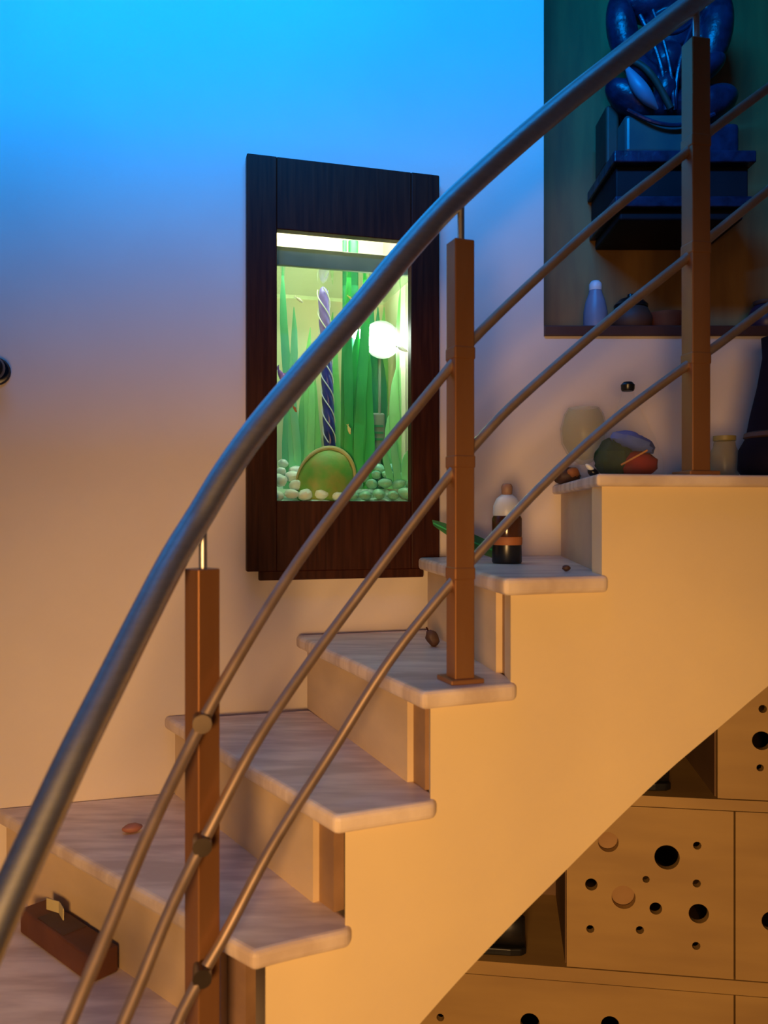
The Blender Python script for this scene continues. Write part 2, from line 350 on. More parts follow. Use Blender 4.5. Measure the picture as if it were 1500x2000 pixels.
# side of the stair: stepped above, one sweeping curve below
SOFF = [(400, 3000), (520, 2620), (620, 2330), (700, 2150), (760, 2070), (820, 2000), (900, 1910), (1000, 1805), (1100, 1705), (1200, 1605), (1300, 1510), (1400, 1425), (1500, 1340), (1600, 1262), (1750, 1160)]
def stringer_point(x, y): return Vector((x, side(x)+0.016, 0))
def px_of(x): return 750+F*x/(side(x)+0.016)
def zb(x): return max(0.0, ZC-(spline(SOFF, px_of(x))-1000)*(side(x)+0.016)/F)
edges = {k: near[k][0]+0.014 for k in near}
segs = []
for k in range(1, 6):
    x0, x1 = edges[k], edges[k-1]
    for i in range(6): segs.append((x0+(x1-x0)*i/6, x0+(x1-x0)*(i+1)/6, zt[k]-TH+0.001))
for i in range(24): segs.append((edges[0]+(1.25-edges[0])*i/24, edges[0]+(1.25-edges[0])*(i+1)/24, 1.62-0.021))
segs.sort(); mb = MB(); TK = 0.07
verts = {}
def V(p):
    key = (round(p[0], 5), round(p[1], 5), round(p[2], 5))
    if key not in verts: verts[key] = len(mb.v); mb.v.append(Vector(p))
    return verts[key]
for i, (x0, x1, top) in enumerate(segs):
    f0, f1 = side(x0)+0.016, side(x1)+0.016
    b0, b1 = zb(x0), zb(x1)
    A = [(x0, f0, b0), (x1, f1, b1), (x1, f1, top), (x0, f0, top)]
    B = [(x0, f0+TK, b0), (x1, f1+TK, b1), (x1, f1+TK, top), (x0, f0+TK, top)]
    ia, ib = [V(p) for p in A], [V(p) for p in B]
    mb.f += [tuple(ia), tuple(ib[::-1]), (ia[3], ia[2], ib[2], ib[3]), (ia[0], ib[0], ib[1], ia[1])]
    prev = segs[i-1][2] if i else None
    if prev is None or abs(prev-top) > 1e-6:
        lo = b0 if prev is None else prev
        mb.f.append((V((x0, f0, lo)), ia[3], ib[3], V((x0, f0+TK, lo))))
mb.build('stringer', MT['stringer'], st, smooth=True)

# ------------------------------------------------------------------ railing
DR = [(1800, 1.625), (1500, 1.555), (1359, 1.52), (1120, 1.475), (899, 1.418), (640, 1.325), (395, 1.2), (280, 1.10), (150, 0.985), (10, 0.88), (-80, 0.82)]
def rd(px): return spline(DR, px)
rl = thing('stair_railing', 'steel stair railing with thick round handrail, three bars and brown square posts', 'railing', (P(899, 1330, 1.418).x, 1.418, 1.26))
def path(kn, x0, x1, n, dz=None):
    r = []
    for i in range(n+1):
        x = x0+(x1-x0)*i/n; d = rd(x)+(dz(x) if dz else 0); r.append(P(x, spline(kn, x), d))
    return r
HR = [(1560, -140), (1450, -66), (1345, 12), (1200, 124), (1100, 203), (1000, 288), (900, 378), (850, 428), (780, 507), (700, 605), (600, 720), (500, 840), (440, 925), (395, 1000), (340, 1090), (280, 1205), (220, 1325), (150, 1465), (100, 1572), (50, 1680), (10, 1768), (-40, 1880), (-70, 1948)]
MB().tube(path(HR, 1560, -70, 134), 0.0205, 20).build('handrail', MT['steel'], rl, smooth=True)
BARS = [
 [(1640, 75), (1500, 172), (1380, 262), (1338, 300), (1200, 408), (1062, 530), (925, 662), (870, 728), (760, 862), (675, 970), (560, 1130), (430, 1345), (355, 1490), (280, 1650), (210, 1820), (135, 2000), (40, 2230), (-60, 2478)],
 [(1640, 265), (1500, 372), (1385, 465), (1340, 505), (1200, 617), (1000, 792), (925, 872), (865, 945), (740, 1110), (600, 1300), (500, 1450), (425, 1590), (336, 1769), (269, 1932), (235, 2012), (80, 2415), (-60, 2820)],
 [(1640, 508), (1500, 600), (1390, 682), (1340, 715), (1200, 820), (1060, 947), (930, 1086), (870, 1152), (760, 1292), (650, 1465), (530, 1655), (440, 1825), (390, 1912), (345, 2000), (130, 2520), (-60, 3160)]]
def dfront(px):                              # the bars run on the near side of the lowest post
    t = max(0.0, min(1.0, (700-px)/270)); t = t*t*(3-2*t); return -0.036*t
for kn in BARS:
    MB().tube(path(kn, 1640, kn[-1][0], 90, dfront), 0.0088, 12).build('bar', MT['bar_steel'], rl, smooth=True)
PW = 0.037
def post(px, d, ztop, zbase, ang, zrail, bars_y):
    c = P(px, 1000, d); R = math.radians(ang)
    p = MB().box((c.x, c.y, (ztop+zbase)/2), (PW, PW, ztop-zbase), R).build('post', MT['post_steel'], rl, bevel=0.002)
    MB().tube([(c.x+0.001, c.y, ztop-0.002), (c.x+0.001, c.y, zrail-0.012)], 0.0062, 12).build('stem', MT['steel'], p, smooth=True)
    MB().box((c.x, c.y, zbase+0.004), (0.062, 0.062, 0.008), R).build('base_plate', MT['post_steel'], p, bevel=0.002)
    for y in bars_y:
        q = P(px, y, d+dfront(px)); mid = Vector((c.x, c.y, q.z))
        ax = (q-mid) if (q-mid).length > 0.01 else Vector((math.sin(R), -math.cos(R), 0))*0.015
        if (q-mid).length > 0.01: MB().tube([mid+ax.normalized()*0.016, q+ax.normalized()*0.014], 0.0135, 14).build('clamp', MT['dark_steel'], p, smooth=True)
        else: MB().box((c.x, c.y, q.z), (PW+0.003, PW+0.003, 0.022), R).build('clamp', MT['post_steel'], p, bevel=0.003)
    return p
post(395, 1.2, 1.470, 0.72, 46, P(395, 1000, 1.2).z, [spline(b, 395) for b in BARS])
_r = P(-60, spline(HR, -60), rd(-60))
post(-60, rd(-60), _r.z-0.085, 1.62-H*8, 75, _r.z, [spline(b, -60) for b in BARS])
post(899, 1.418, 2.02, 1.26, 20, P(899, 378, 1.418).z, [spline(b, 899) for b in BARS])
post(1359, 1.52, 2.424, 1.62, 12, P(1359, 3, 1.52).z, [spline(b, 1359) for b in BARS])

# ------------------------------------------------------------------ aquarium
aq = thing('aquarium', 'lit wall aquarium in a dark brown wooden frame above the stairs', 'aquarium', tuple(wp((oL+oR)/2, fB)), WANG)
wbox(MB(), fL, oL, fB, fT, -0.032, -0.001).build('frame_stile', MT['frame'], aq, bevel=0.003)
wbox(MB(), oR, fR, fB, fT, -0.032, -0.001).build('frame_stile', MT['frame'], aq, bevel=0.003)
wbox(MB(), oL, oR, oT, fT, -0.030, -0.001).build('frame_top_rail', MT['frame'], aq, bevel=0.002)
wbox(MB(), oL, oR, fB, oB, -0.030, -0.001).build('frame_bottom_rail', MT['frame'], aq, bevel=0.002)
wbox(MB(), fL+0.03, fR-0.04, fB-0.022, fB, -0.024, -0.001).build('frame_bottom_lip', MT['frame'], aq, bevel=0.002)
TD = 0.32
wbox(MB(), tL+0.001, tR-0.001, tB, tT, 0.001, 0.007).build('glass_pane', MT['pane'], aq)
wbox(MB(), tL, tR, tB, tT, TD, TD+0.01).build('back_board', MT['tank_back'], aq)
wbox(MB(), tL-0.008, tL, tB, tT, 0.0, TD).build('tank_side', MT['tank_back'], aq)
wbox(MB(), tR, tR+0.008, tB, tT, 0.0, TD).build('tank_side', MT['tank_back'], aq)
wbox(MB(), tL, tR, tB-0.01, tB, 0.0, TD).build('tank_floor', MT['tank_back'], aq)
wbox(MB(), tL, tR, tT, tT+0.01, 0.0, TD).build('hood', MT['tank_back'], aq)
zr0, zr1 = W(560, 521, 0.02).z, W(560, 484, 0.02).z
wbox(MB(), tL+0.001, tR-0.001, zr0, zr1, 0.010, 0.022).build('tank_rim', MT['tank_rim'], aq, bevel=0.002)
wbox(MB(), tL+0.001, tR-0.001, zr0+0.002, zr0+0.004, 0.023, TD-0.001).build('water_surface', MT['water'], aq)
a, b = wp(tL+0.03, tT-0.035, 0.06), wp(tR-0.03, tT-0.035, 0.06)
MB().tube([a, b], 0.014, 14).build('lamp_tube', MT['lamp_e'], aq, smooth=True)
# gravel bed with an uneven top
mb = MB(); nx, ny = 22, 14; gz = lambda s, o: 1.572+0.006*math.sin(s*40)+0.06*(o/TD)
g = [[wp(tL+0.004+(tR-tL-0.008)*i/nx, gz(tL+(tR-tL)*i/nx, 0.012+(TD-0.02)*j/ny)+random.uniform(-.003, .003), 0.012+(TD-0.02)*j/ny) for i in range(nx+1)] for j in range(ny+1)]
vs = [p for r in g for p in r]; n1 = len(vs)
vs += [Vector((p.x, p.y, tB+0.001)) for p in vs]
fs = [(j*(nx+1)+i, j*(nx+1)+i+1, (j+1)*(nx+1)+i+1, (j+1)*(nx+1)+i) for j in range(ny) for i in range(nx)]
fs += [(i, n1+i, n1+i+1, i+1) for i in range(nx)]
gb = mb.add(vs, fs).build('gravel_bed', MT['gravel'], aq, smooth=True); gb['kind'] = 'stuff'
# pebbles on the gravel
def pebble_mesh(name, m, seed):
    random.seed(seed); mb = MB(); mb.ell((0, 0, 0), (1, 0.8, 0.62), seg=10, rings=7, jit=0.07)
    o = mb.build(name, m, smooth=True); return o
protoW = [pebble_mesh('pebble', MT['pebble_w'], s) for s in (1, 2)]; protoG = [pebble_mesh('pebble', MT['pebble_g'], s) for s in (3, 4)]
random.seed(11); used = set()
def put_pebble(protos, px, py, off, r, label, group):
    p = random.choice(protos)
    if p.name in used: o = p.copy(); COL.objects.link(o); TMP.append(o)
    else: o = p; used.add(p.name)
    o.location = W(px, py, off); o.rotation_euler = (random.uniform(-.3, .3), random.uniform(-.3, .3), random.uniform(0, 6)); o.scale = (r, r, r)
    tag(o, label, 'pebble', group)
for row, (y0, off, r0) in enumerate([(966, 0.035, 0.017), (948, 0.068, 0.0165), (935, 0.105, 0.015), (924, 0.14, 0.014)]):
    x = 538+row*5
    while x < 806:
        wht = x < 684+random.uniform(-8, 8)
        rise = (-14*math.exp(-((x-545)/30)**2) if wht else -8*math.exp(-((x-745)/38)**2))*row*0.5
        r = r0*random.uniform(0.85, 1.2)*(1.3 if wht else 1.25)
        put_pebble(protoW if wht else protoG, x, y0+rise+random.uniform(-3, 3), off+random.uniform(-.006, .006), r,
                   'pale mint-white pebble heaped at the left of the aquarium floor' if wht else 'green-tinged pebble heaped at the right of the aquarium floor',
                   'white pebbles in the aquarium' if wht else 'green pebbles in the aquarium')
        x += r*1600/2.05*1.75
# plants: ribbons that are leaves of one plant each
def ribbon(pts, wid, th=0.0016, face=None):
    mb = MB(); n = len(pts); u = (face or WU).normalized(); nn = WN
    for i, p in enumerate(pts):
        t = i/(n-1); ww = wid*(0.55+0.9*math.sin(math.pi*min(1, 0.2+t*0.75)))*0.75*(1 if t < 0.86 else max(0.12, (1-t)/0.14))
        for a, b in ((-1, -1), (0, -1.9), (1, -1), (1, 1), (0, 0.1), (-1, 1)): mb.v.append(p+u*ww*a+nn*th*b)
    for i in range(n-1):
        for k in range(6): A = i*6; mb.f.append((A+k, A+(k+1) % 6, A+6+(k+1) % 6, A+6+k))
    mb.f += [tuple(range(5, -1, -1)), tuple((n-1)*6+k for k in range(6))]
    return mb
def plant(label, px, off, leaves, m, name='aquatic_plant'):
    base = W(px, 965, off); base.z = max(1.585, base.z)
    t = thing(name, label, 'plant', tuple(base), WANG, 'plants in the aquarium')
    for (x0, x1, ytop, wpx, sway) in leaves:
        kn = []
        for i in range(9):
            q = i/8; kn.append(W(x0+(x1-x0)*q+sway*math.sin(q*math.pi*2), 955+(ytop-955)*q, off+random.uniform(-.006, .006)*0+0.012*math.sin(q*3+x0)))
        ribbon(kn, wpx*0.5*2.1/F).build('leaf', m, t, smooth=True)
    return t
plant('pale mint ribbon plant at the left edge of the aquarium', 565, 0.14, [(572, 552, 522, 17, 3), (560, 574, 600, 17, -4), (580, 572, 700, 14, 3)], MT['leaf3'])
plant('pale green grass plant behind the handrail at the aquarium left', 600, 0.25, [(596, 606, 640, 15, 3), (612, 604, 690, 14, -3), (590, 592, 760, 16, 2), (622, 616, 740, 14, 2)], MT['leaf2'])
plant('tall vivid green ribbon plant in the middle of the aquarium', 695, 0.11, [(690, 700, 640, 24, 3), (702, 712, 520, 20, -4), (676, 684, 500, 17, 3), (716, 722, 690, 22, 3), (668, 680, 560, 15, 2), (706, 700, 730, 22, -3)], MT['leaf1'])
plant('deep green bushy plant beside the filter box', 725, 0.20, [(735, 726, 560, 18, 3), (748, 744, 690, 18, -3), (722, 738, 600, 20, -3)], MT['leaf4'])
plant('pale green plant at the right edge of the aquarium', 780, 0.15, [(780, 788, 530, 21, 3), (792, 796, 560, 18, -3), (770, 774, 720, 22, 3), (758, 764, 800, 20, 2), (795, 786, 690, 16, 2)], MT['leaf2'])
plant('olive green grass plant at the back of the aquarium', 650, 0.28, [(640, 650, 610, 20, 3), (662, 656, 660, 18, 3), (610, 622, 820, 20, 2), (735, 742, 640, 22, 2), (757, 750, 600, 20, 3)], MT['leaf2'])
plant('mint green short plant in front of the right pebbles', 765, 0.07, [(775, 770, 850, 14, 2), (786, 796, 880, 14, 2), (762, 752, 870, 13, 2)], MT['leaf3'])
# twisted ornament
b0 = W(646, 930, 0.16)
orn = thing('twisted_ornament', 'violet and navy twisted column ornament with white spiral stripes in aquarium', 'ornament', tuple(b0), WANG)
def col_pt(y): return W(631+13*((y-560)/310.0), y, 0.16)
def twist(y0, y1, r0, r1, n=26, seg=20, rounded=False):
    mb = MB()
    for i in range(n+1):
        t = i/n; y = y0+(y1-y0)*t; c = col_pt(y); r = r0+(r1-r0)*t
        if rounded: r *= math.sqrt(max(0.02, 1-max(0, 1-t/0.16)**2))
        for k in range(seg):
            ph = 2*math.pi*k/seg; rr = r*(1+0.09*math.cos(3*(ph-y*0.055)))
            mb.v.append(c+Vector((math.cos(ph)*rr, math.sin(ph)*rr, 0)))
    for i in range(n):
        for k in range(seg): A = i*seg; mb.f.append((A+k, A+(k+1) % seg, A+seg+(k+1) % seg, A+seg+k))
    mb.f += [tuple(range(seg)), tuple(n*seg+k for k in range(seg-1, -1, -1))]
    return mb
twist(560, 690, 0.0135, 0.0145, rounded=True).build('upper_column', MT['violet'], orn, smooth=True)
twist(690, 935, 0.0145, 0.0155, n=40).build('lower_column', MT['navy'], orn, smooth=True)
for j in range(3):
    mb = MB(); pp = []
    for i in range(60):
        y = 565+300*i/59; c = col_pt(y); ph = y*0.055+j*2*math.pi/3+1.0
        pp.append(c+Vector((math.cos(ph), math.sin(ph), 0))*0.0160)
    mb.tube(pp, 0.0016, 6).build('spiral_stripe', MT['white_gl'], orn, smooth=True)
# green shell-like ornament, filter box, filter pipe, emissive white blobs
c = W(634, 942, 0.075)
sh = thing('shell_ornament', 'rounded green shell ornament with tan rim on the aquarium floor', 'ornament', (c.x, c.y, 1.59), WANG)
RW = Matrix.Rotation(WANG, 3, 'Z'); tilt = RW@Matrix.Rotation(math.radians(24), 3, 'Y')
MB().ell(c, (0.072, 0.05, 0.088), tilt, 24, 14, 0.02).build('body', MT['shell'], sh, smooth=True)
pp = [c+tilt@Vector((0.073*math.cos(a), -0.012, 0.089*math.sin(a))) for a in [math.radians(-20+220*i/30) for i in range(31)]]
MB().tube(pp, [0.002+0.004*math.sin(math.pi*i/30) for i in range(31)], 8).build('rim', MT['shell_rim'], sh, smooth=True)
p0, p1 = W(690, 452, 0.19), W(694, 905, 0.19); p0.z = 2.285
fp = thing('filter_pipe', 'dark green vertical filter pipe hanging from the aquarium hood', 'pipe', tuple(p0), WANG)
MB().tube([p0, Vector((p0.x, p0.y, p1.z))], 0.014, 14).build('tube', MT['leaf4'], fp, smooth=True)
q = W(673, 452, 0.19); MB().tube([Vector((q.x, q.y, 2.285)), Vector((q.x, q.y, 2.05))], 0.006, 10).build('air_tube', MT['leaf4'], fp, smooth=True)
for zz in (2.20, 2.02, 1.80): MB().lathe((p0.x, p0.y, zz), [(0.0145, 0), (0.018, 0.003), (0.018, 0.014), (0.0145, 0.017)], 14).build('collar', MT['tank_rim'], fp, smooth=True)
c = W(733, 838, 0.20)
fbx = thing('filter_box', 'grey-green filter box standing behind the plants', 'filter', (c.x, c.y, 1.62), WANG)
MB().box((c.x, c.y, c.z-0.01), (0.046, 0.04, 0.105), WANG).build('housing', MT['tank_rim'], fbx, bevel=0.006)
q = W(716, 800, 0.20); MB().box((q.x, q.y, q.z+0.005), (0.012, 0.026, 0.05), WANG).build('outlet', MT['leaf4'], fbx, bevel=0.003)
for dz in (-0.03, -0.012, 0.006): 
    k = Vector((c.x, c.y, c.z+dz))-WN*0.0205; MB().box(k, (0.034, 0.002, 0.006), WANG).build('vent_slot', MT['leaf4'], fbx)
c = W(748, 662, 0.15)
ul = thing('white_glow', 'glaring white glowing shape at the right of the aquarium', 'lamp', tuple(c), WANG)
ML = RW@Matrix.Rotation(math.radians(14), 3, 'Y')
MB().ell(c, (0.052, 0.014, 0.036), ML, 20, 12).build('glow_body', MT['glow_e'], ul, smooth=True)
k = c+ML@Vector((-0.058, 0, -0.010)); MB().ell(k, (0.032, 0.011, 0.016), ML, 16, 10).build('side_glow_body', MT['glow_e'], ul, smooth=True)
mb = MB(); mb.lathe(c+WN*0.010, [(0.052, 0), (0.05, 0.004), (0.034, 0.02), (0.012, 0.03)], 20, ML@Matrix.Rotation(-math.pi/2, 3, 'X')); mb.build('housing', MT['tank_rim'], ul, smooth=True)
a = c+WN*0.035; MB().tube([a, Vector((a.x, a.y, 1.62))], 0.004, 8).build('stalk', MT['tank_rim'], ul, smooth=True)
# fish
def fish(px, py, off, L, ang, m, label):
    c = W(px, py, off); t = thing('fish', label, 'fish', tuple(c), WANG, 'fish in the aquarium')
    R = RW@Matrix.Rotation(math.radians(ang), 3, 'Y')
    MB().ell(c, (L*0.5, L*0.09, L*0.17), R, 12, 10).build('body', m, t, smooth=True)
    tl = [(-0.44, 0.02), (-0.72, 0.17), (-0.66, 0), (-0.72, -0.17), (-0.44, -0.02)]
    mb = MB(); mb.hexa([c+R@Vector((x*L, -0.0008, z*L)) for x, z in tl], [c+R@Vector((x*L, 0.0008, z*L)) for x, z in tl]); mb.build('tail', m, t)
    dn = [(-0.18, 0.13), (-0.2, 0.27), (0.12, 0.16)]
    mb = MB(); mb.hexa([c+R@Vector((x*L, -0.0006, z*L)) for x, z in dn], [c+R@Vector((x*L, 0.0006, z*L)) for x, z in dn]); mb.build('dorsal_fin', m, t)
    for sgn in (-1, 1):
        MB().ell(c+R@Vector((L*0.34, sgn*L*0.058, L*0.04)), (L*0.03,)*3, None, 8, 6).build('eye', MT['black_pl'], t, smooth=True)
fish(585, 586, 0.10, 0.022, 35, MT['fish_w'], 'small white fish near the upper left of the aquarium')
fish(684, 582, 0.08, 0.014, 40, MT['fish_y'], 'small yellow fish left of the handrail by the green plant')
fish(742, 588, 0.08, 0.013, 42, MT['fish_w'], 'tiny white fish just right of the handrail')
fish(786, 682, 0.08, 0.030, 20, MT['fish_w'], 'slim white fish below the glaring white shape')
fish(552, 738, 0.05, 0.046, 62, MT['fish_p'], 'purple fish at the left edge of the glass')
fish(576, 799, 0.06, 0.018, 60, MT['fish_r'], 'tiny reddish fish just below the handrail')
fish(682, 840, 0.05, 0.022, 74, MT['fish_y'], 'slim yellow fish low in front of the central plant')

# ------------------------------------------------------------------ niche with statue
SY = NY+0.17
def NP(px, py, d=SY): return P(px, py, d)
sh0 = NP(1308, 452); 
wsh = thing('bracket_shelf', 'black two-tier bracket shelf under the dark blue statue in niche', 'shelf', (sh0.x, SY, sh0.z))
def nbox(x0, x1, y0, y1, d0, d1, dref=None):
    a, b = P(x0, y1, dref or SY), P(x1, y0, dref or SY)
    return MB().box(((a.x+b.x)/2, (d0+d1)/2, (a.z+b.z)/2), (b.x-a.x, d1-d0, b.z-a.z))
yb = NY+ND-0.001
nbox(1176, 1440, 330, 352, NY+0.05, yb).build('upper_board', MT['statue'], wsh, bevel=0.004)
nbox(1184, 1432, 352, 412, NY+0.075, yb).build('fascia', MT['shelf'], wsh, bevel=0.004)
nbox(1180, 1436, 412, 432, NY+0.06, yb).build('lower_board', MT['statue'], wsh, bevel=0.004)
nbox(1192, 1424, 432, 452, NY+0.08, yb).build('bracket', MT['shelf'], wsh, bevel=0.006)
base = NP(1308, 330); 
sta = thing('seated_statue', 'dark blue glazed seated figure statue on shelf in the niche', 'statue', (base.x, SY, base.z))
nbox(1200, 1336, 256, 330, NY+0.07, NY+0.26).build('pedestal', mat('teal_glaze', (0.03, 0.07, 0.08), 0.3, col2=(0.06, 0.10, 0.09), scale=9), sta, bevel=0.012)
nbox(1336, 1424, 262, 330, NY+0.10, NY+0.26).build('pedestal_side', MT['statue'], sta, bevel=0.012)
nbox(1178, 1204, 215, 330, NY+0.14, NY+0.26).build('pillar', MT['brown_d'], sta, bevel=0.008)
mb = MB(); e = lambda px, py, rx, ry, rz, dy=0.0, ang=0.0: mb.ell(NP(px, py, SY+dy), (rx, ry, rz), Matrix.Rotation(math.radians(ang), 3, 'Y'), 20, 12)
e(1308, 225, 0.165, 0.085, 0.05, 0.0)                 # seat of the robe
e(1232, 198, 0.085, 0.05, 0.040, -0.05, 38)           # left thigh / knee
e(1385, 205, 0.085, 0.05, 0.048, -0.03, -25)          # right thigh
e(1308, 110, 0.088, 0.07, 0.16, 0.02)                 # torso
e(1304, 120, 0.050, 0.045, 0.052, -0.055)             # belly
e(1308, 5, 0.15, 0.065, 0.065, 0.02)                  # shoulders
e(1215, 60, 0.042, 0.045, 0.105, -0.01, -10)          # left upper arm
e(1398, 62, 0.046, 0.045, 0.11, -0.01, 10)            # right upper arm
e(1250, 135, 0.075, 0.034, 0.032, -0.07, 35)          # left forearm
e(1372, 138, 0.075, 0.034, 0.032, -0.07, -35)         # right forearm
e(1300, 172, 0.030, 0.028, 0.040, -0.085)             # clasped hands
e(1308, -58, 0.036, 0.038, 0.07, 0.02)                # neck
e(1308, -125, 0.068, 0.074, 0.09, 0.01)               # head
e(1308, -195, 0.034, 0.036, 0.03, 0.02)               # topknot
e(1262, -120, 0.010, 0.018, 0.04, 0.02); e(1354, -120, 0.010, 0.018, 0.04, 0.02); e(1308, -118, 0.011, 0.022, 0.022, -0.06)
body = mb.build('body', MT['statue'], sta, smooth=True)
rm = body.modifiers.new('fuse', 'REMESH'); rm.mode = 'VOXEL'; rm.voxel_size = 0.006; rm.use_smooth_shade = True
sm = body.modifiers.new('soften', 'SMOOTH'); sm.iterations = 4
pp = [NP(1230+80*t, 118+95*t+ -22*math.sin(t*3.1), SY-0.108+0.02*abs(t-0.5)) for t in [i/16 for i in range(17)]]
MB().tube(pp, 0.009, 10).build('robe_hem', MT['brown_d'], sta, smooth=True)
pp = [NP(1222+62*t, 128+85*t+6*math.sin(t*3.1), SY-0.098-0.012*math.sin(t*3.1)) for t in [i/14 for i in range(15)]]
MB().tube(pp, [0.004+0.016*math.sin(math.pi*i/14) for i in range(15)], 12).build('robe_fold', MT['bluegrey'], sta, smooth=True)
for (x0, y0, x1, y1, sag, dd, rr) in [(1250, 30, 1300, 215, 14, -0.088, 0.006), (1275, 20, 1316, 215, 10, -0.094, 0.005), (1362, 30, 1318, 215, -12, -0.088, 0.006), (1225, 215, 1395, 222, 0, -0.105, 0.006), (1262, 40, 1356, 40, 0, -0.078, 0.005)]:
    pp = [NP(x0+(x1-x0)*t+sag*math.sin(t*3.1), y0+(y1-y0)*t+(26*math.sin(t*3.1) if abs(y1-y0) < 20 else 0), SY+dd-0.012*math.sin(t*3.1)) for t in [i/16 for i in range(17)]]
    MB().tube(pp, rr, 8).build('robe_fold', MT['statue'], sta, smooth=True)
# things on the niche floor
def lathe_thing(name, label, cat, base, prof_parts, seg=24, group=None):
    t = thing(name, label, cat, tuple(base), 0, group)
    for nm, prof, m in prof_parts: MB().lathe(base, prof, seg).build(nm, m, t, smooth=True)
    return t
def base_at(px, d, z): p = P(px, 1000, d); return Vector((p.x, d, z))
dn = NY+0.10
lathe_thing('plastic_bottle', 'blue-grey plastic bottle with white cap on the niche sill', 'bottle', base_at(1163, dn, sill_top),
   [('bottle_body', [(0.001, 0), (0.030, 0.0), (0.033, 0.01), (0.032, 0.06), (0.026, 0.09), (0.018, 0.112), (0.017, 0.118)], MT['bluegrey']),
    ('cap', [(0.017, 0.1185), (0.0175, 0.125), (0.017, 0.136), (0.011, 0.144), (0.001, 0.146)], MT['white_pl'])])
lathe_thing('clay_pot', 'dark brown round lidded pot beside the white-capped bottle', 'pot', base_at(1232, dn+0.03, sill_top),
   [('pot_body', [(0.001, 0), (0.034, 0), (0.055, 0.025), (0.058, 0.05), (0.046, 0.075), (0.042, 0.078)], MT['brown_d']),
    ('lid', [(0.045, 0.0785), (0.046, 0.086), (0.030, 0.102), (0.010, 0.108), (0.009, 0.116), (0.001, 0.119)], MT['black_pl'])])
lathe_thing('red_clay_bowl', 'reddish brown small bowl on niche sill left of the tall post', 'bowl', base_at(1300, dn+0.04, sill_top),
   [('bowl_body', [(0.001, 0), (0.028, 0), (0.030, 0.006), (0.055, 0.05), (0.058, 0.062), (0.052, 0.062), (0.03, 0.02), (0.001, 0.016)], mat('red_clay', (0.13, 0.035, 0.015), 0.6, col2=(0.18, 0.05, 0.02), scale=10))])
lathe_thing('dark_jar', 'dark purplish jar on niche sill at the right edge', 'jar', base_at(1496, dn+0.02, sill_top),
   [('jar_body', [(0.001, 0), (0.032, 0), (0.048, 0.02), (0.050, 0.05), (0.036, 0.078), (0.028, 0.084)], mat('dark_purple_glaze', (0.03, 0.012, 0.03), 0.4, col2=(0.05, 0.02, 0.045), scale=10)),
    ('neck_ring', [(0.030, 0.084), (0.033, 0.088), (0.033, 0.094), (0.026, 0.096), (0.001, 0.096)], MT['brown_d'])])

# ------------------------------------------------------------------ on the landing
ZL = 1.6203
b = base_at(1226, 1.72, ZL)
t = thing('cone_jar', 'cone-shaped glass jar with black stopper holding blue, green and red cloth', 'jar', tuple(b))
MB().lathe(b, [(0.001, 0.001), (0.070, 0.001), (0.074, 0.008), (0.070, 0.04), (0.054, 0.09), (0.034, 0.13), (0.020, 0.158), (0.014, 0.175), (0.013, 0.185)], 32).build('glass_body', MT['clear'], t, smooth=True)
MB().lathe(b, [(0.012, 0.186), (0.014, 0.19), (0.0145, 0.199), (0.009, 0.205), (0.001, 0.206)], 20).build('stopper', MT['black_pl'], t, smooth=True)
MB().ell(b+Vector((0.014, -0.016, 0.031)), (0.042, 0.036, 0.029), None, 18, 10, 0.07).build('red_filling', MT['red_cl'], t, smooth=True)
MB().ell(b+Vector((-0.026, 0.0, 0.044)), (0.042, 0.040, 0.042), None, 18, 10, 0.12).build('green_filling', MT['green_cl'], t, smooth=True)
MB().ell(b+Vector((0.008, -0.012, 0.076)), (0.046, 0.036, 0.020), Matrix.Rotation(0.35, 3, 'Y'), 18, 10, 0.12).build('blue_filling', MT['blue_cl'], t, smooth=True)
pp = [b+Vector((-0.03+0.055*q, -0.056+0.006*q, 0.028+0.03*q)) for q in [i/8 for i in range(9)]]
MB().tube(pp, 0.002, 6).build('orange_ribbon', MT['orange_cl'], t, smooth=True)
b = base_at(1140, 1.95, ZL)
t = thing('glass_goblet', 'pale yellowish rounded glass vase left of the cone jar', 'vase', tuple(b))
MB().lathe(b, [(0.001, 0.0), (0.036, 0.0), (0.034, 0.005), (0.010, 0.012), (0.009, 0.045)], 28).build('foot', MT['clear'], t, smooth=True)
MB().lathe(b, [(0.009, 0.045), (0.034, 0.060), (0.052, 0.095), (0.055, 0.13), (0.046, 0.165), (0.036, 0.18), (0.033, 0.18), (0.043, 0.163), (0.051, 0.13), (0.048, 0.097), (0.030, 0.064), (0.001, 0.055)], 28).build('bowl', MT['yellow_glass'], t, smooth=True)
lathe_thing('black_vase', 'tall black tapering vase at the right edge of landing', 'vase', base_at(1524, 1.68, ZL),
   [('vase_body', [(0.001, 0), (0.070, 0.0), (0.082, 0.02), (0.080, 0.06), (0.066, 0.085), (0.058, 0.13), (0.044, 0.19), (0.034, 0.25), (0.036, 0.29), (0.030, 0.29), (0.026, 0.25), (0.001, 0.24)], MT['navy_cl']),
    ('vase_collar', [(0.0665, 0.082), (0.071, 0.086), (0.069, 0.094), (0.063, 0.097)], MT['brown_d'])])
lathe_thing('olive_jar', 'small olive-yellow glass jar between the tall post and black vase', 'jar', base_at(1415, 1.80, ZL),
   [('jar_glass', [(0.001, 0.0), (0.026, 0.0), (0.030, 0.006), (0.031, 0.06), (0.024, 0.075), (0.022, 0.088)], MT['olive_glass']),
    ('jar_lid', [(0.0235, 0.0885), (0.024, 0.090), (0.024, 0.099), (0.001, 0.101)], mat('olive_lid', (0.22, 0.17, 0.05), 0.5, col2=(0.28, 0.22, 0.07), scale=9))])
b = base_at(1152, 1.62, ZL); b.x = max(b.x, 0.414)
